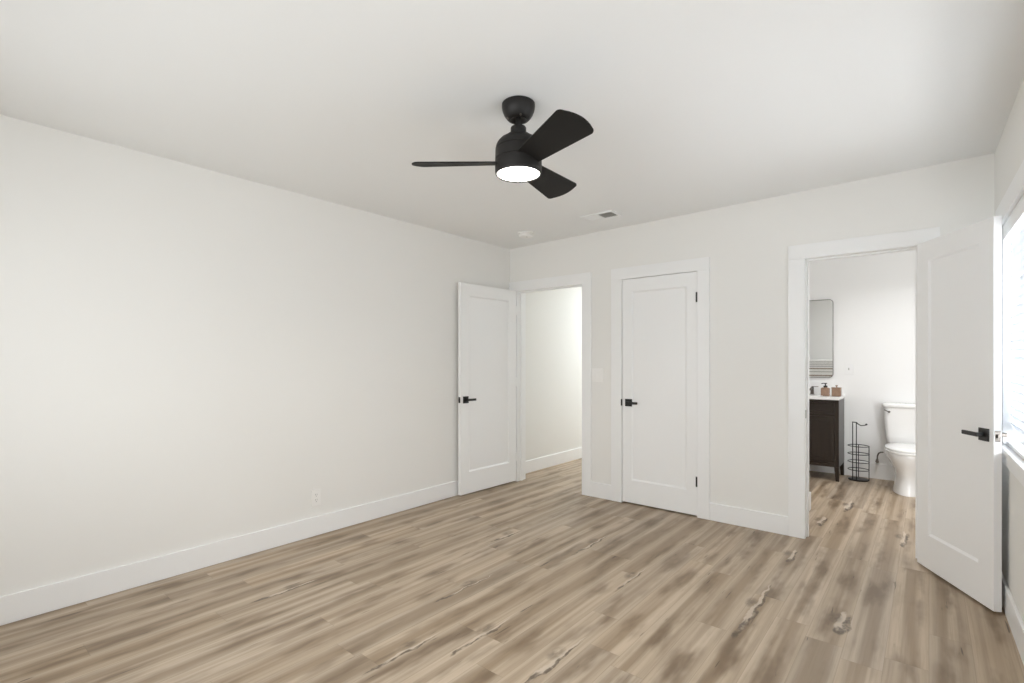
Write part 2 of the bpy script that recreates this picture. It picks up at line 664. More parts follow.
# hall, closet and bathroom walls beyond
bm = BM(); box(bm, -3.68, XHL, YB2, 8.2, 0, ZT)
struct('wall_hall_left', bm, M_WALL, 'white hall wall seen through the left opening', 'wall')
bm = BM(); box(bm, XHL, -2.45, 8.0, 8.12, 0, ZT); struct('wall_hall_end', bm, M_WALL)
bm = BM(); box(bm, -2.45, -2.33, YB2, 8.12, 0, ZT); struct('wall_hall_right', bm, M_WALL)
XCS = -0.800
bm = BM(); box(bm, -0.90, XCS, YB2, 5.0, 0, ZT); struct('wall_closet_side', bm, M_BATHWALL)
bm = BM(); box(bm, -2.33, -0.90, 4.90, 5.0, 0, ZT); struct('wall_closet_back', bm, M_BATHWALL)
bm = BM(); box(bm, -1.85, -1.75, 5.0, YBATH, 0, ZT); struct('wall_bathroom_left', bm, M_BATHWALL)
bm = BM(); box(bm, -1.85, XBR + 0.1, YBATH, YBATH + 0.1, 0, ZT)
struct('wall_bathroom_back', bm, M_BATHWALL, 'white bathroom wall behind the toilet', 'wall')
bm = BM(); box(bm, XBR, XBR + 0.1, YB2, YBATH, 0, ZT); struct('wall_bathroom_right', bm, M_BATHWALL)

# ------------------------------------------------------------------ door casings (trim) with jambs
CT = 0.016             # casing thickness
CW = 0.110             # casing width


def casing(name, x0, x1, strikes=(), left=CW, right=CW, stop_y=None, label=None):
    bm = BM()
    zt = 2.130
    for s, y0, y1 in ((0, YB - CT, YB), (1, YB2, YB2 + CT)):
        lw = left if s == 0 else min(left, 0.10)
        box(bm, x0 - lw, x0, y0, y1, 0, ZO, 0.0025)
        box(bm, x1, x1 + right, y0, y1, 0, ZO, 0.0025)
        box(bm, x0 - lw, x1 + right, y0, y1, ZO, zt, 0.0025)
    box(bm, x0 - J, x0, YB, YB2, 0, ZO)
    box(bm, x1, x1 + J, YB, YB2, 0, ZO)
    box(bm, x0 - J, x1 + J, YB, YB2, ZO, ZO + J)
    if stop_y is not None:
        box(bm, x0, x0 + 0.010, stop_y, stop_y + 0.035, 0, ZO - 0.010)
        box(bm, x1 - 0.010, x1, stop_y, stop_y + 0.035, 0, ZO - 0.010)
        box(bm, x0, x1, stop_y, stop_y + 0.035, ZO - 0.010, ZO)
    o = struct(name, bm, M_TRIM, label, 'door casing' if label else None)
    for x, sgn, z in strikes:
        b2 = BM()
        if sgn > 0:
            box(b2, x, x + 0.0015, YB + 0.006, YB + 0.030, z - 0.03, z + 0.03, 0.0005)
        else:
            box(b2, x - 0.0015, x, YB + 0.006, YB + 0.030, z - 0.03, z + 0.03, 0.0005)
        obj('strike_plate', b2, M_DARKCHROME, o)
    return o


casing('trim_1', HX0, HX1, [(HX1, -1, 0.91)], left=0.1075, right=0.100, stop_y=YB + 0.045, label='white casing around the hall opening in the corner')
casing('trim_2', CX0, CX1, (), left=0.106, right=0.100, stop_y=YB + 0.045, label='white casing around the closed closet door')
casing('trim_3', BX0, BX1, [(BX0, 1, 0.90)], left=0.108, right=0.112, stop_y=YB + 0.05, label='white casing around the bathroom opening')

# ------------------------------------------------------------------ baseboards
BH, BT = 0.140, 0.014


def base_box(bm, x0, x1, y0, y1, h=BH):
    box(bm, x0, x1, y0, y1, 0, h, 0.003)


bm = BM(); base_box(bm, XL, XL + BT, YR, YB)
struct('baseboard_left', bm, M_TRIM, 'tall white baseboard along the left wall', 'baseboard')
bm = BM()
base_box(bm, HX1 + 0.100, CX0 - 0.106, YB - BT, YB)
base_box(bm, CX1 + 0.100, BX0 - 0.108, YB - BT, YB)
base_box(bm, BX1 + 0.112, wx(YB) - 0.02, YB - BT, YB)
struct('baseboard_back', bm, M_TRIM, 'white baseboard pieces between the door casings', 'baseboard')
bm = BM()
base_box(bm, -BT, 0, ly(YR), ly(YB))
bmesh.ops.transform(bm, matrix=RW, verts=bm.verts[:])
struct('baseboard_right', bm, M_TRIM, 'white baseboard under the window', 'baseboard')
bm = BM(); base_box(bm, XHL, XHL + BT, YB2 + 0.02, 8.0)
struct('baseboard_hall', bm, M_TRIM, 'white baseboard in the hall', 'baseboard')
bm = BM(); base_box(bm, -1.75, XBR, YBATH - BT, YBATH, 0.165)
struct('baseboard_bathroom', bm, M_TRIM, 'white baseboard behind the toilet', 'baseboard')
bm = BM(); base_box(bm, XCS, XCS + BT, YB2 + 0.02, 5.0, 0.15)
struct('baseboard_closet', bm, M_TRIM)
# scribe strip closing the corner between angled window wall and back wall is not needed: the walls meet


# ------------------------------------------------------------------ doors
def door_leaf(bm, wd, h, t, stile, top, bot, z0):
    """shaker leaf: u along x from hinge, front face at y=0 looking -y, back at y=t; panel sunk on both faces"""
    dep, slope = 0.010, 0.014
    us = (0, stile, wd - stile, wd)
    zs = (z0, z0 + bot, z0 + h - top, z0 + h)
    for y, s in ((0.0, 1), (t, -1)):
        g = [[bm.verts.new((u, y, z)) for z in zs] for u in us]
        for i in range(3):
            for j in range(3):
                if i == 1 and j == 1:
                    continue
                bm.faces.new((g[i][j], g[i + 1][j], g[i + 1][j + 1], g[i][j + 1]))
        o4 = [g[1][1], g[2][1], g[2][2], g[1][2]]
        sg = [(1, 1), (-1, 1), (-1, -1), (1, -1)]
        i4 = [bm.verts.new((v.co.x + a * slope, y + s * dep, v.co.z + b * slope)) for v, (a, b) in zip(o4, sg)]
        for k in range(4):
            bm.faces.new((o4[k], o4[(k + 1) % 4], i4[(k + 1) % 4], i4[k]))
        bm.faces.new(i4)
        if y == 0.0:
            f0 = g
        else:
            f1 = g
    for j in range(3):
        bm.faces.new((f0[0][j], f1[0][j], f1[0][j + 1], f0[0][j + 1]))
        bm.faces.new((f0[3][j], f1[3][j], f1[3][j + 1], f0[3][j + 1]))
        bm.faces.new((f0[j][0], f1[j][0], f1[j + 1][0], f0[j + 1][0]))
        bm.faces.new((f0[j][3], f1[j][3], f1[j + 1][3], f0[j + 1][3]))


def lever(parent, u, z, side, t, toward, mat=None, proj=0.046, length=0.112):
    """door_handle with square rose and flat bar; side 0 = front (y<0), 1 = back (y>t)"""
    mat = mat or M_BLACK
    y0 = 0.0 if side == 0 else t
    s = -1 if side == 0 else 1
    bm = BM()
    a, b = sorted((y0, y0 + s * 0.009))
    box(bm, u - 0.033, u + 0.033, a, b, z - 0.033, z + 0.033, 0.0015)
    h = obj('door_handle', bm, mat, parent)
    bm = BM()
    a, b = sorted((y0 + s * 0.008, y0 + s * proj))
    box(bm, u - 0.010, u + 0.010, a, b, z - 0.010, z + 0.010, 0.003)
    a, b = sorted((y0 + s * (proj - 0.012), y0 + s * proj))
    p, q = sorted((u - toward * 0.011, u + toward * (length - 0.011)))
    box(bm, p, q, a, b, z - 0.011, z + 0.011, 0.003)
    obj('lever', bm, mat, h)
    return h


def latch(parent, u, t, z, mat, bolt=0.010):
    bm = BM()
    box(bm, u, u + 0.0015, t / 2 - 0.0125, t / 2 + 0.0125, z - 0.0285, z + 0.0285, 0.0005)
    p = obj('latch_plate', bm, mat, parent)
    bm = BM()
    box(bm, u + 0.001, u + bolt, t / 2 - 0.006, t / 2 + 0.006, z - 0.010, z + 0.010, 0.002)
    obj('latch_bolt', bm, M_CHROME if mat is M_CHROME else mat, p)


def hinge(parent, u, y, z, mat, h=0.085):
    bm = BM()
    lathe(bm, [(0.0055, 0), (0.0055, h)], (u, y, z - h / 2), 14)
    lathe(bm, [(0.004, 0), (0.004, 0.006), (0, 0.008)], (u, y, z + h / 2), 12)
    box(bm, u - 0.003, u + 0.011, y + 0.002, y + 0.0045, z - h / 2, z + h / 2)
    obj('hinge', bm, mat, parent)


# closet door, closed, hinged on the right: built mirrored (u runs left from the hinge)
def place(o, p0, p1):
    """local x axis from p0 towards p1"""
    o.location = (p0[0], p0[1], 0)
    o.rotation_euler = (0, 0, math.atan2(p1[1] - p0[1], p1[0] - p0[0]))


DT = 0.035
# hall door: hinge at the left jamb, folded back against the left wall; seen face looks +x
hw = 0.792
bm = BM(); door_leaf(bm, hw, 2.016, DT, 0.108, 0.115, 0.205, 0.014)
d = struct('door_1', bm, M_DOOR, 'white one-panel hall door standing open against the left wall', 'door')
# local +x from hinge to free edge (towards -y world); front face (local y=0, facing local -y)
F0, F1 = Vector((-3.408, 4.118)), Vector((-3.436, 3.325))
place(d, F0, F1)
# with +x pointing to -Y world, local -y points to -X world, so the seen face is the back (y = t)
lever(d, hw - 0.062, 0.915, 1, DT, -1)
lever(d, hw - 0.062, 0.915, 0, DT, -1, proj=0.036)
latch(d, hw, DT, 0.915, M_BLACK)
for z in (0.27, 1.06, 1.82):
    hinge(d, 0.0, DT + 0.004, z, M_TRIM)

# closet door: closed
cw = CX1 - CX0 - 0.007
bm = BM(); door_leaf(bm, cw, 2.011, DT, 0.088, 0.113, 0.200, 0.012)
d = struct('door_2', bm, M_DOOR, 'white one-panel closet door, closed, with black lever handle', 'door')
d.location = (CX0 + 0.0035, YB - 0.002, 0)
lever(d, 0.062, 0.910, 0, DT, 1)
for z in (0.292, 1.812):
    b2 = BM()
    lathe(b2, [(0.0078, 0), (0.0078, 0.082)], (cw + 0.001, -0.0085, z - 0.041), 14)
    box(b2, cw - 0.012, cw + 0.0135, -0.0015, 0.001, z - 0.041, z + 0.041)
    obj('hinge', b2, M_BLACK, d)
b2 = BM()
box(b2, -0.0085, -0.001, -0.0175, 0.0, 0.880, 0.940, 0.001)
obj('latch_plate', b2, M_BLACK, d)

# bathroom door: hinge at the right jamb, swung past a right angle into the room
bw = 0.640
bm = BM(); door_leaf(bm, bw, 2.010, DT, 0.108, 0.115, 0.205, 0.014)
d = struct('door_3', bm, M_DOOR, 'white one-panel bathroom door swung open towards the window', 'door')
place(d, (-0.057, 4.082), (0.254, 3.520))
lever(d, bw - 0.062, 0.905, 0, DT, -1)
lever(d, bw - 0.062, 0.905, 1, DT, -1, M_DARKCHROME, proj=0.060)
latch(d, bw, DT, 0.905, M_DARKCHROME)
for z in (0.27, 1.06, 1.82):
    hinge(d, 0.0, DT + 0.004, z, M_TRIM)

# ------------------------------------------------------------------ side window with casing, sill and blind
bm = BM()
y0, y1 = ly(WY0), ly(WY1)
# jamb lining
box(bm, 0.0, T, y0, y0 + 0.012, WZ0, WZ1)
box(bm, 0.0, T, y1 - 0.012, y1, WZ0, WZ1)
box(bm, 0.0, T, y0, y1, WZ1 - 0.012, WZ1)
# vinyl frame
for a, b, c, e in ((y0, y0 + 0.05, WZ0, WZ1), (y1 - 0.05, y1, WZ0, WZ1), (y0, y1, WZ0, WZ0 + 0.05), (y0, y1, WZ1 - 0.05, WZ1),
                   ((y0 + y1) / 2 - 0.025, (y0 + y1) / 2 + 0.025, WZ0, WZ1)):
    box(bm, 0.095, 0.14, a, b, c, e, 0.003)
bmesh.ops.transform(bm, matrix=RW, verts=bm.verts[:])
win = struct('window_1', bm, M_VINYL, 'bright window with white blind beside the bathroom door', 'window')
bm = BM()
box(bm, 0.115, 0.119, y0 + 0.04, y1 - 0.04, WZ0 + 0.04, WZ1 - 0.04)
bmesh.ops.transform(bm, matrix=RW, verts=bm.verts[:])
obj('pane', bm, M_GLASS, win)
bm = BM()
for (a, b, c, e, th) in ((y0 - CW, y1 + CW, WZ1, WZ1 + CW, 0.018), (y0 - CW, y0, WZ0, WZ1, 0.016), (y1, y1 + CW, WZ0, WZ1, 0.016)):
    box(bm, -th, 0, a, b, c, e, 0.0025)
bmesh.ops.transform(bm, matrix=RW, verts=bm.verts[:])
obj('casing', bm, M_TRIM, win)
bm = BM()
box(bm, -0.020, 0.0, y0 - CW - 0.01, y1 + CW, WZ0 - 0.022, WZ0, 0.003)
box(bm, -0.004, 0.149, y0 + 0.0005, y1 - 0.0005, WZ0 - 0.0215, WZ0 - 0.0005)
box(bm, -0.013, 0, y0 - CW, y1 + CW, WZ0 - 0.080, WZ0 - 0.022, 0.002)
bmesh.ops.transform(bm, matrix=RW, verts=bm.verts[:])
obj('window_sill', bm, M_TRIM, win)

blind = thing('window_blind', RW @ Vector((0.040, (y0 + y1) / 2, WZ1 - 0.012)), 'white slatted blind hanging in the window at the right edge', 'blind', rotz=math.radians(1.0))
hl = (y1 - y0) / 2 - 0.018
bm = BM(); box(bm, -0.025, 0.025, -hl, hl, -0.045, 0, 0.003); obj('headrail', bm, M_BLIND, blind)
bm = BM()
box(bm, -0.040, -0.030, -hl, hl, -0.068, 0.0, 0.002)
obj('valance', bm, M_BLIND, blind)
bm = BM()
zb_ = WZ1 - 0.012 - WZ0
n = int((zb_ - 0.09) / 0.0435)
tl = math.radians(63)
for i in range(n):
    z = -0.07 - i * 0.0435
    mt = Matrix.Translation((0, 0, z)) @ Matrix.Rotation(tl, 4, 'Y')
    box(bm, -0.025, 0.025, -hl, hl, -0.0014, 0.0014, 0, mt)
obj('slats', bm, M_SLAT, blind)
bm = BM(); box(bm, -0.025, 0.025, -hl, hl, -zb_ + 0.002, -zb_ + 0.018, 0.003); obj('bottom_rail', bm, M_BLIND, blind)
for y in (-hl + 0.2, 0, hl - 0.2):
    bm = BM()
    for x in (-0.024, 0.024):
        tube(bm, [(x, y, -0.04), (x, y, -zb_ + 0.015)], 0.0012, 6)
    obj('ladder_cord', bm, M_BLIND, blind)

# added side window, out of view, lets fill light onto the left wall
bm = BM()
n0, n1 = ly(NY0), ly(NY1)
for a, b, c, e in ((n0, n0 + 0.05, WZ0, WZ1), (n1 - 0.05, n1, WZ0, WZ1), (n0 + 0.05, n1 - 0.05, WZ0, WZ0 + 0.05), (n0 + 0.05, n1 - 0.05, WZ1 - 0.05, WZ1)):
    box(bm, 0.095, 0.14, a, b, c, e, 0.003)
for a, b, c, e in ((n0 - 0.1, n0, WZ0, WZ1), (n1, n1 + 0.1, WZ0, WZ1), (n0 - 0.1, n1 + 0.1, WZ1, WZ1 + CW), (n0 - 0.1, n1 + 0.1, WZ0 - 0.1, WZ0)):
    box(bm, -0.016, 0, a, b, c, e, 0.0025)
bmesh.ops.transform(bm, matrix=RW, verts=bm.verts[:])
w3 = struct('fill_window_near', bm, M_VINYL)
bm = BM(); box(bm, 0.115, 0.119, n0 + 0.04, n1 - 0.04, WZ0 + 0.04, WZ1 - 0.04)
bmesh.ops.transform(bm, matrix=RW, verts=bm.verts[:])
obj('pane', bm, M_GLASS, w3)

# added rear window, unseen behind the camera, lets in soft fill light
bm = BM()
for a, b, c, e in ((RX0, RX0 + 0.06, RZ0, RZ1), (RX1 - 0.06, RX1, RZ0, RZ1), (RX0 + 0.06, RX1 - 0.06, RZ0, RZ0 + 0.06),
                   (RX0 + 0.06, RX1 - 0.06, RZ1 - 0.06, RZ1), ((RX0 + RX1) / 2 - 0.03, (RX0 + RX1) / 2 + 0.03, RZ0 + 0.06, RZ1 - 0.06)):
    box(bm, a, b, YR - 0.09, YR - 0.03, c, e)
w2 = struct('fill_window_rear', bm, M_VINYL)
bm = BM(); box(bm, RX0 + 0.05, RX1 - 0.05, YR - 0.062, YR - 0.058, RZ0 + 0.05, RZ1 - 0.05); obj('pane', bm, M_GLASS, w2)

# ------------------------------------------------------------------ ceiling fan
FX, FY = -1.5005, 1.849


def ceil_z(x):
    return za + (zb - za) * (x + 3.48) / 3.78


zc = ceil_z(FX)
fan = thing('ceiling_fan', (FX, FY, zc), 'black three-blade ceiling fan with a glowing round light', 'ceiling fan')
bm = BM()
lathe(bm, [(0.074, 0.001), (0.0785, -0.003), (0.079, -0.016), (0.076, -0.034), (0.069, -0.052), (0.058, -0.068), (0.049, -0.077), (0.040, -0.079), (0.030, -0.072), (0.018, -0.066)], seg=48)
cp = obj('canopy', bm, M_FAN, fan, 40)
for a in (4.1, 5.6):
    bm = BM()
    lathe(bm, [(0.005, 0.004), (0.005, -0.003), (0, -0.004)], (0.052 * math.cos(a), 0.052 * math.sin(a), -0.0755), 10)
    obj('screw', bm, M_DARKCHROME, cp, 40)
bm = BM(); lathe(bm, [(0.0125, -0.06), (0.0125, -0.125)], seg=20); obj('downrod', bm, M_FAN, fan, 40)
zl = 2.172 - zc        # lens bottom
bm = BM()
lathe(bm, [(0.014, -0.110), (0.034, -0.112), (0.037, -0.116), (0.037, -0.146), (0.034, -0.150), (0.02, -0.151)], seg=36)
obj('coupling', bm, M_FAN, fan, 40)
bm = BM()
zt_ = -0.150
lathe(bm, [(0.030, zt_), (0.056, zt_ - 0.002), (0.060, zt_ - 0.006), (0.060, zt_ - 0.010), (0.072, zt_ - 0.014), (0.088, zt_ - 0.024), (0.100, zt_ - 0.038),
           (0.107, zt_ - 0.054), (0.109, zt_ - 0.066), (0.1055, zt_ - 0.067), (0.1055, zt_ - 0.070), (0.110, zt_ - 0.071),
           (0.111, zt_ - 0.118), (0.1085, zt_ - 0.119), (0.1085, zt_ - 0.121), (0.111, zt_ - 0.122), (0.111, zl + 0.014), (0.109, zl + 0.004), (0.106, zl), (0.1025, zl + 0.001), (0.1015, zl + 0.022), (0, zl + 0.022)], seg=64)
obj('motor_housing', bm, M_FAN, fan, 30)
bm = BM()
lathe(bm, [(0, zl + 0.022), (0.1012, zl + 0.021), (0.1012, zl + 0.007), (0.097, zl + 0.004), (0.080, zl + 0.002), (0.04, zl + 0.001), (0, zl + 0.001)], seg=64)
obj('light_lens', bm, M_LENS, fan, 60)
PH = math.radians(177.9) + YAW
zblade = 2.229 - zc
for k in range(3):
    bm = BM()
    a = PH + k * 2 * math.pi / 3
    R0, R1, w0, w1, th = 0.060, 0.490, 0.054, 0.092, 0.006
    out = []
    n = 10
    for i in range(n + 1):          # side +
        f = i / n
        out.append((R0 + (R1 - 0.03 - R0) * f, w0 + (w1 - w0 - 0.002) * f))
    cr = 0.028
    for i in range(1, 6):           # rounded corner
        b_ = math.radians(90 - 75 * i / 5)
        out.append((R1 - 0.030 + cr * math.cos(b_), w1 - 0.002 - cr + cr * math.sin(b_)))
    tipn = 8
    yl = out[-1][1]
    for i in range(1, tipn):        # slightly bowed tip
        y = yl - 2 * yl * i / tipn
        out.append((out[10 + 5][0] + 0.022 * (1 - (y / yl) ** 2), y))
    for i in range(5, 0, -1):
        b_ = math.radians(90 - 75 * i / 5)
        out.append((R1 - 0.030 + cr * math.cos(b_), -(w1 - 0.002 - cr + cr * math.sin(b_))))
    for i in range(n, -1, -1):
        f = i / n
        out.append((R0 + (R1 - 0.03 - R0) * f, -(w0 + (w1 - w0 - 0.002) * f)))
    prism(bm, [(x, y, -th / 2) for x, y in out], (0, 0, th), 0)
    mt = Matrix.Translation((0, 0, zblade)) @ Matrix.Rotation(a, 4, 'Z') @ Matrix.Rotation(-math.radians(15.5), 4, 'X')
    bmesh.ops.transform(bm, matrix=mt, verts=bm.verts[:])
    obj('blade', bm, M_BLADE, fan, 40)
fl = bpy.data.lights.new('fan_lamp', 'SPOT')
fl.spot_size = math.radians(165)
fl.spot_blend = 0.6
fl.energy = 10
fl.color = (1, 0.95, 0.87)
fl.shadow_soft_size = 0.09
flo = bpy.data.objects.new('fan_lamp', fl)
COL.objects.link(flo)
flo.location = (FX, FY, 2.05)

# ------------------------------------------------------------------ smoke detector, vent, switches, outlet
sx_, sy_ = -2.93, 3.72
sd = thing('smoke_detector', (sx_, sy_, ceil_z(sx_)), 'small round white smoke detector on the ceiling near the corner', 'smoke detector')
bm = BM()
lathe(bm, [(0.078, 0.001), (0.079, -0.002), (0.079, -0.010), (0.075, -0.012)], seg=40); obj('base_plate', bm, M_PLATE, sd, 40)
bm = BM()
lathe(bm, [(0.060, -0.012), (0.060, -0.019), (0.068, -0.020), (0.068, -0.026), (0.061, -0.037), (0.042, -0.042), (0, -0.043)], seg=40); obj('cover', bm, M_PLATE, sd, 40)
bm = BM()
lathe(bm, [(0.008, -0.040), (0.008, -0.044), (0, -0.045)], (0.02, -0.01, 0), 16); obj('test_button', bm, M_VENTDARK, sd, 40)

vx, vy = -2.115, 3.70
vent = thing('ceiling_vent', (vx, vy, ceil_z(vx)), 'white metal ceiling vent with shade painted grey into the slats of one half', 'air vent')
VL, VW = 0.30, 0.165
bm = BM()
for a, b, c, e in ((-VL / 2, VL / 2, -VW / 2, -VW / 2 + 0.022), (-VL / 2, VL / 2, VW / 2 - 0.022, VW / 2), (-VL / 2, -VL / 2 + 0.022, -VW / 2 + 0.022, VW / 2 - 0.022),
                   (VL / 2 - 0.022, VL / 2, -VW / 2 + 0.022, VW / 2 - 0.022), (-0.012, 0.006, -VW / 2 + 0.022, VW / 2 - 0.022)):
    box(bm, a, b, c, e, -0.008, 0.001, 0.001)
obj('frame', bm, M_CEIL, vent)
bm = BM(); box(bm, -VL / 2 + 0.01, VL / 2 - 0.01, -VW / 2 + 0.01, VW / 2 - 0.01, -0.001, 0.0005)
obj('duct_opening', bm, M_VENTDARK, vent)  # flat plate, grey stands for the shade inside the duct
bm = BM()
for i in range(9):
    x = 0.014 + i * 0.0135
    box(bm, -0.006, 0.006, -VW / 2 + 0.022, VW / 2 - 0.022, -0.0006, 0.0006, 0, Matrix.Translation((x, 0, -0.005)) @ Matrix.Rotation(math.radians(58), 4, 'Y'))
obj('open_slats', bm, M_VENTDARK, vent)  # open half coloured grey for the shade between its slats
bm = BM()
for i in range(9):
    x = -0.122 + i * 0.0135
    box(bm, -0.0078, 0.0078, -VW / 2 + 0.022, VW / 2 - 0.022, -0.0006, 0.0006, 0, Matrix.Translation((x, 0, -0.005)) @ Matrix.Rotation(math.radians(-22), 4, 'Y'))
obj('closed_slats', bm, M_CEIL, vent)


def wall_plate(name, w_, h_, mat):
    """plate in the local xz plane facing -y"""
    bm = BM()
    box(bm, -w_ / 2, w_ / 2, -0.006, 0, -h_ / 2, h_ / 2, 0.002)
    return bm


sw = thing('light_switch', (-2.3975, YB, 1.152), 'off-white double rocker switch plate between the hall opening and closet door', 'light switch')
obj('cover_plate', wall_plate('p', 0.122, 0.128, M_PLATE), M_PLATE, sw)
for x in (-0.024, 0.024):
    bm = BM(); box(bm, x - 0.0165, x + 0.0165, -0.0085, -0.005, -0.033, 0.033, 0.0012,
                   Matrix.Translation((0, -0.0005, 0)) @ Matrix.Rotation(math.radians(2), 4, 'X'))
    obj('rocker', bm, M_PLATE, sw)

sb = thing('light_switch', (-0.693, YBATH, 1.195), 'white single toggle switch plate on the bathroom wall beside the mirror', 'light switch')
obj('cover_plate', wall_plate('p', 0.088, 0.128, M_PLATE_COOL), M_PLATE_COOL, sb)
bm = BM(); box(bm, -0.006, 0.006, -0.0075, -0.005, -0.013, 0.013, 0.0008); obj('toggle_slot', bm, M_VENTDARK, sb)
bm = BM(); box(bm, -0.004, 0.004, -0.018, -0.006, -0.004, 0.006, 0.001, Matrix.Rotation(math.radians(-15), 4, 'X')); obj('toggle', bm, M_VENTDARK, sb)

ou = thing('wall_outlet', (XL, 1.913, 0.278), 'white electrical outlet low on the left wall', 'outlet', rotz=math.radians(90))
obj('cover_plate', wall_plate('p', 0.072, 0.118, M_PLATE), M_PLATE, ou)
for z in (-0.0195, 0.0195):
    bm = BM()
    pts = rrect(0, 0, 0.034, 0.029, 0.010, 0)
    prism(bm, [(x, -0.0055, z + y) for x, y, _ in pts], (0, -0.0025, 0), 0)
    rc = obj('receptacle', bm, M_PLATE, ou, 30)
    bm = BM()
    for x in (-0.0065, 0.0065):
        box(bm, x - 0.001, x + 0.001, -0.0085, -0.0078, z, z + 0.009)
    box(bm, -0.002, 0.002, -0.0085, -0.0078, z - 0.010, z - 0.006)
    obj('slots', bm, M_SLOT, rc)

# ------------------------------------------------------------------ bathroom vanity
VX1, VX0, VYF = -0.735, -1.345, 6.305
van = thing('bathroom_vanity', ((VX0 + VX1) / 2, 6.52, 0), 'dark espresso vanity cabinet on tapered legs with white top', 'vanity cabinet')
hx = (VX1 - VX0) / 2
yf, yb = VYF - 6.52, YBATH - 0.002 - 6.52
bm = BM()
zb0, zb1 = 0.150, 0.868
box(bm, -hx, -hx + 0.018, yf + 0.02, yb, zb0, zb1)
box(bm, hx - 0.018, hx, yf + 0.02, yb, zb0, zb1)
box(bm, -hx + 0.018, hx - 0.018, yf + 0.02, yb - 0.02, zb0, zb0 + 0.018)
box(bm, -hx + 0.018, hx - 0.018, yb - 0.02, yb, zb0, zb1)
box(bm, -hx, -hx + 0.04, yf, yf + 0.02, zb0, zb1, 0.0015)
box(bm, hx - 0.04, hx, yf, yf + 0.02, zb0, zb1, 0.0015)
box(bm, -hx + 0.04, hx - 0.04, yf, yf + 0.02, 0.838, zb1, 0.0015)
box(bm, -hx + 0.04, hx - 0.04, yf, yf + 0.02, 0.690, 0.715, 0.0015)
box(bm, -hx + 0.04, hx - 0.04, yf, yf + 0.02, zb0, zb0 + 0.045, 0.0015)
obj('body', bm, M_ESPRESSO, van)
for sx in (-1, 1):
    for y in (yf + 0.022, yb - 0.024):
        bm = BM()
        cx_ = sx * (hx - 0.022)
        r = []
        for z, s in ((0.0, 0.030), (0.150, 0.044)):
            inner = -sx * (0.044 - s) / 2
            dy = (0.044 - s) / 2 * (-1 if y > 0 else 1) * 0
            r.append([(cx_ - inner + a * s / 2, y + dy + b * s / 2, z) for a, b in ((-1, -1), (1, -1), (1, 1), (-1, 1))])
        loft(bm, r)
        obj('leg', bm, M_ESPRESSO, van)


def shaker(bm, x0, x1, z0, z1, yface, rail=0.05, d=0.016):
    box(bm, x0, x0 + rail, yface, yface + d, z0, z1, 0.0015)
    box(bm, x1 - rail, x1, yface, yface + d, z0, z1, 0.0015)
    box(bm, x0 + rail, x1 - rail, yface, yface + d, z0, z0 + rail, 0.0015)
    box(bm, x0 + rail, x1 - rail, yface, yface + d, z1 - rail, z1, 0.0015)
    box(bm, x0 + rail - 0.002, x1 - rail + 0.002, yface + 0.008, yface + d, z0 + rail - 0.002, z1 - rail + 0.002)


bm = BM(); shaker(bm, -hx + 0.043, hx - 0.043, 0.718, 0.835, yf - 0.001, 0.03); obj('drawer', bm, M_ESPRESSO, van)
for x0, x1 in ((-hx + 0.043, -0.0015), (0.0015, hx - 0.043)):
    bm = BM(); shaker(bm, x0, x1, 0.198, 0.687, yf - 0.001, 0.045)
    dr = obj('door', bm, M_ESPRESSO, van)
bm = BM()
box(bm, -hx - 0.012, hx + 0.006, yf - 0.022, yb, 0.868, 0.898, 0.004)
obj('countertop', bm, M_STONE, van)
bm = BM()
lathe(bm, [(0.185, 0.0), (0.18, 0.004), (0.165, 0.003), (0.13, 0.001), (0, 0.0005)], (-0.0, 0.0, 0.8982), 40, 1.0, 0.72)
obj('basin', bm, M_CERAMIC, van, 60)
fau = thing('faucet', ((VX0 + VX1) / 2, 6.685, 0.8985), 'dark metal basin faucet on the vanity top at the doorway edge', 'faucet')
bm = BM()
lathe(bm, [(0.024, 0), (0.024, 0.006), (0.018, 0.010), (0.016, 0.075), (0.015, 0.085), (0, 0.088)], (0, 0, 0), 24)
obj('faucet_body', bm, M_DARKCHROME, fau, 40)
bm = BM(); tube(bm, [(0, 0, 0.057), (0, -0.035, 0.070), (0, -0.08, 0.072), (0, -0.11, 0.064), (0, -0.115, 0.052)], 0.009, 12); obj('spout', bm, M_DARKCHROME, fau, 50)
bm = BM(); box(bm, -0.006, 0.062, -0.006, 0.006, 0.087, 0.094, 0.002); obj('faucet_lever', bm, M_DARKCHROME, fau)

# amber set on the counter
dz = 0.899
dis = thing('soap_dispenser', (-0.880, 6.475, dz), 'square amber glass soap dispenser with black pump on the vanity', 'soap dispenser')
bm = BM()
loft(bm, [rrect(0, 0, 0.078, 0.078, 0.010, 0), rrect(0, 0, 0.082, 0.082, 0.012, 0.004), rrect(0, 0, 0.082, 0.082, 0.012, 0.080), rrect(0, 0, 0.070, 0.070, 0.014, 0.090),
          rrect(0, 0, 0.034, 0.034, 0.0165, 0.094), rrect(0, 0, 0.032, 0.032, 0.0155, 0.104)])
obj('bottle', bm, M_AMBER, dis, 50)
bm = BM()
lathe(bm, [(0.020, 0.098), (0.020, 0.112), (0.010, 0.114), (0.0055, 0.116), (0.0055, 0.132), (0.016, 0.133), (0.016, 0.142), (0, 0.143)], seg=24)
tube(bm, [(0.0, 0, 0.138), (-0.02, -0.012, 0.139), (-0.036, -0.020, 0.134)], 0.005, 10)
obj('pump', bm, M_BLACK, dis, 40)
jar = thing('canister', (-0.777, 6.490, dz), 'square amber glass canister with knobbed lid on the vanity corner', 'canister')
bm = BM()
loft(bm, [rrect(0, 0, 0.084, 0.084, 0.008, 0), rrect(0, 0, 0.088, 0.088, 0.010, 0.003), rrect(0, 0, 0.088, 0.088, 0.010, 0.088)])
obj('jar', bm, M_AMBER, jar, 50)
bm = BM()
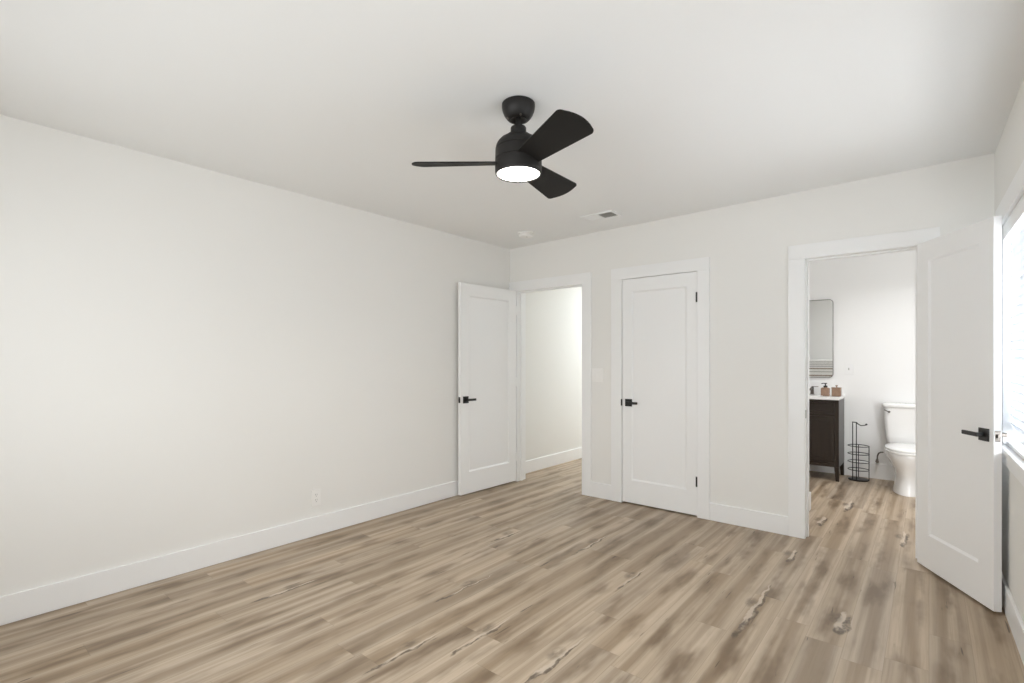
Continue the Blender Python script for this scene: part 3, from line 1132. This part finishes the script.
loft(bm, [rrect(0, 0, 0.090, 0.090, 0.010, 0.0885), rrect(0, 0, 0.090, 0.090, 0.010, 0.098)])
lathe(bm, [(0.007, 0.097), (0.007, 0.108), (0.012, 0.110), (0.012, 0.120), (0, 0.122)], seg=20)
obj('lid', bm, M_AMBER, jar, 40)

# mirror on the far bathroom wall
MX0, MX1, MZ0, MZ1 = -1.255, -0.838, 1.092, 1.992
mir = thing('wall_mirror', ((MX0 + MX1) / 2, YBATH, (MZ0 + MZ1) / 2), 'tall rectangular mirror with rounded corners above the vanity', 'mirror')
mw, mh = MX1 - MX0, MZ1 - MZ0
o_ = rrect(0, 0, mw, mh, 0.045, 0, 8)
i_ = rrect(0, 0, mw - 0.014, mh - 0.014, 0.038, 0, 8)
bm = BM()
k = len(o_)
A = [bm.verts.new((x, -0.022, z)) for x, z, _ in o_]
B = [bm.verts.new((x, -0.022, z)) for x, z, _ in i_]
C = [bm.verts.new((x, -0.001, z)) for x, z, _ in o_]
D = [bm.verts.new((x, -0.001, z)) for x, z, _ in i_]
for i in range(k):
    j = (i + 1) % k
    for P_, Q_ in ((A, B), (B, D), (D, C), (C, A)):
        bm.faces.new((P_[i], P_[j], Q_[j], Q_[i]))
obj('frame', bm, M_GREYBAND, mir, 40)
bm = BM(); prism(bm, [(x, -0.018, z) for x, z, _ in i_], (0, 0.012, 0), 0); obj('mirror_glass', bm, M_MIRROR, mir)

# towel on a bar on the closet back wall, seen only in the mirror
tb = thing('towel_bar', (-1.28, 5.0, 1.295), 'black towel bar on the bathroom side wall, seen in the mirror', 'towel bar')
bm = BM(); tube(bm, [(-0.40, 0.06, 0), (0.40, 0.06, 0)], 0.007, 12); obj('bar', bm, M_BLACK, tb, 50)
for x in (-0.385, 0.385):
    bm = BM()
    tube(bm, [(x, 0.0, 0), (x, 0.066, 0)], 0.008, 12)
    box(bm, x - 0.02, x + 0.02, 0.0, 0.006, -0.02, 0.02, 0.001)
    obj('bracket', bm, M_BLACK, tb, 50)
bm = BM()
tw = []
for i in range(40):
    x = -0.36 + 0.72 * i / 39
    wv = 0.004 * math.sin(i * 0.8) + 0.002 * math.sin(i * 1.9)
    tw.append((x, wv))
prof = [(-0.010, -0.50), (-0.011, -0.25), (-0.0095, -0.03), (-0.007, 0.004), (0.0, 0.0095), (0.007, 0.004), (0.0105, -0.03), (0.012, -0.25), (0.012, -0.54)]
G = [[bm.verts.new((x, y + wv * min(1.0, abs(z) * 3), z)) for y, z in prof] for x, wv in tw]
for a, b in zip(G, G[1:]):
    for j in range(len(prof) - 1):
        bm.faces.new((a[j], a[j + 1], b[j + 1], b[j]))
to = obj('bath_towel', bm, M_TOWEL, None, 60, loc=(-1.28, 5.06, 1.295))
so = to.modifiers.new('thick', 'SOLIDIFY')
so.thickness = 0.004
so.offset = 1
tag(to, 'white towel with grey and tan stripes reflected in the mirror', 'towel')

# toilet-paper stand
tp = thing('toilet_paper_stand', (-0.585, 6.545, 0), 'black wire toilet paper stand on the floor beside the vanity', 'toilet paper stand')
bm = BM()
lathe(bm, [(0.088, 0.0), (0.094, 0.004), (0.094, 0.014), (0.090, 0.016), (0.0, 0.012)], seg=40)
obj('base', bm, M_BLACK, tp, 40)
for z in (0.115, 0.20, 0.285, 0.37):
    bm = BM()
    tube(bm, [(0.095 * math.cos(2 * math.pi * i / 40), 0.095 * math.sin(2 * math.pi * i / 40), z) for i in range(40)], 0.004, 8, closed=True)
    obj('basket_ring', bm, M_BLACK, tp, 60)
for a in (math.radians(-8), math.radians(95)):
    bm = BM()
    tube(bm, [(0.095 * math.cos(a), 0.095 * math.sin(a), 0.008), (0.095 * math.cos(a), 0.095 * math.sin(a), 0.37)], 0.004, 8)
    obj('basket_post', bm, M_BLACK, tp, 60)
for x, y in ((-0.044, -0.084), (-0.010, -0.0945)):
    bm = BM()
    tube(bm, [(x, y, 0.008), (x, y, 0.635)], 0.0045, 8)
    obj('pole', bm, M_BLACK, tp, 60)
bm = BM()
tube(bm, [(-0.044, -0.084, 0.63), (-0.010, -0.0945, 0.63), (0.006, -0.098, 0.614), (0.03, -0.102, 0.600), (0.062, -0.104, 0.604), (0.075, -0.104, 0.612)], 0.005, 10)
lathe(bm, [(0, -0.010), (0.008, -0.007), (0.011, 0), (0.008, 0.007), (0, 0.010)], (0.078, -0.104, 0.616), 14)
obj('roll_arm', bm, M_BLACK, tp, 60)

# ------------------------------------------------------------------ toilet
TX = -0.155
toi = thing('toilet', (TX, 6.4, 0), 'white two-piece toilet with closed seat behind the bathroom door', 'toilet')


def ell(cy, rx, ryf, ryb, z, n=40):
    pts = []
    for i in range(n):
        a = 2 * math.pi * i / n
        c, s = math.cos(a), math.sin(a)
        pts.append((rx * c, cy + (ryb if s > 0 else ryf) * s, z))
    return pts


bm = BM()
# foot, pedestal and bowl as one continuous form; y is measured from 6.4 (wall at +0.35)
loft(bm, [ell(-0.06, 0.128, 0.30, 0.30, 0.0), ell(-0.06, 0.126, 0.298, 0.30, 0.02), ell(-0.06, 0.116, 0.28, 0.295, 0.06), ell(-0.06, 0.108, 0.262, 0.29, 0.15),
          ell(-0.065, 0.113, 0.265, 0.29, 0.21), ell(-0.075, 0.140, 0.285, 0.29, 0.27), ell(-0.085, 0.168, 0.30, 0.29, 0.32), ell(-0.085, 0.182, 0.308, 0.29, 0.36), ell(-0.085, 0.186, 0.310, 0.29, 0.385), ell(-0.085, 0.180, 0.304, 0.285, 0.392)])
obj('bowl', bm, M_CERAMIC, toi, 50)
bm = BM()
loft(bm, [ell(-0.09, 0.184, 0.310, 0.20, 0.3925), ell(-0.09, 0.190, 0.316, 0.205, 0.397), ell(-0.09, 0.190, 0.316, 0.205, 0.410), ell(-0.09, 0.184, 0.310, 0.20, 0.4145)])
obj('seat', bm, M_SEAT, toi, 50)
bm = BM()
loft(bm, [ell(-0.09, 0.182, 0.308, 0.205, 0.4165), ell(-0.09, 0.188, 0.314, 0.21, 0.421), ell(-0.09, 0.188, 0.314, 0.21, 0.432), ell(-0.09, 0.176, 0.300, 0.20, 0.442), ell(-0.09, 0.12, 0.22, 0.15, 0.447)])
obj('seat_lid', bm, M_SEAT, toi, 50)
for x in (-0.075, 0.075):
    bm = BM()
    box(bm, x - 0.02, x + 0.02, 0.105, 0.135, 0.39, 0.43, 0.006)
    obj('seat_hinge', bm, M_SEAT, toi)
bm = BM()
ty = 0.235
loft(bm, [rrect(0, ty, 0.34, 0.15, 0.04, 0.375), rrect(0, ty, 0.36, 0.165, 0.04, 0.39), rrect(0, ty, 0.392, 0.178, 0.04, 0.50), rrect(0, ty, 0.418, 0.188, 0.04, 0.66), rrect(0, ty, 0.43, 0.194, 0.04, 0.800)])
obj('tank', bm, M_CERAMIC, toi, 50)
bm = BM()
loft(bm, [rrect(0, ty - 0.002, 0.445, 0.208, 0.04, 0.801), rrect(0, ty - 0.002, 0.458, 0.218, 0.045, 0.807), rrect(0, ty - 0.002, 0.458, 0.218, 0.045, 0.832), rrect(0, ty - 0.002, 0.440, 0.20, 0.04, 0.842)])
obj('tank_lid', bm, M_CERAMIC, toi, 50)
bm = BM()
tube(bm, [(-0.165, ty - 0.090, 0.755), (-0.165, ty - 0.112, 0.755)], 0.011, 14)
tube(bm, [(-0.165, ty - 0.112, 0.756), (-0.185, ty - 0.114, 0.764), (-0.205, ty - 0.112, 0.776)], 0.006, 10)
obj('flush_lever', bm, M_DARKCHROME, toi, 50)

# supply valve on the wall left of the toilet
sv = thing('supply_valve', (-0.43, YBATH - BT, 0.20), 'dark metal water valve and hose on the wall beside the toilet', 'water valve')
bm = BM()
tube(bm, [(0, 0.014, 0.0), (0, -0.05, 0.0)], 0.010, 14)
tube(bm, [(0, -0.045, -0.018), (0, -0.045, 0.022)], 0.012, 14)
obj('valve_body', bm, M_DARKCHROME, sv, 50)
bm = BM()
lathe(bm, [(0, -0.006), (0.016, -0.006), (0.016, 0.006), (0, 0.006)], (0, 0, 0), 20)
bmesh.ops.transform(bm, matrix=Matrix.Translation((0, -0.057, 0)) @ Matrix.Rotation(math.pi / 2, 4, 'X'), verts=bm.verts[:])
obj('valve_knob', bm, M_DARKCHROME, sv, 50)
bm = BM()
tube(bm, [(0, -0.045, 0.02), (0.002, -0.046, 0.06), (0.012, -0.048, 0.088), (0.030, -0.050, 0.102), (0.055, -0.050, 0.104)], 0.007, 10)
obj('supply_hose', bm, M_DARKCHROME, sv, 60)
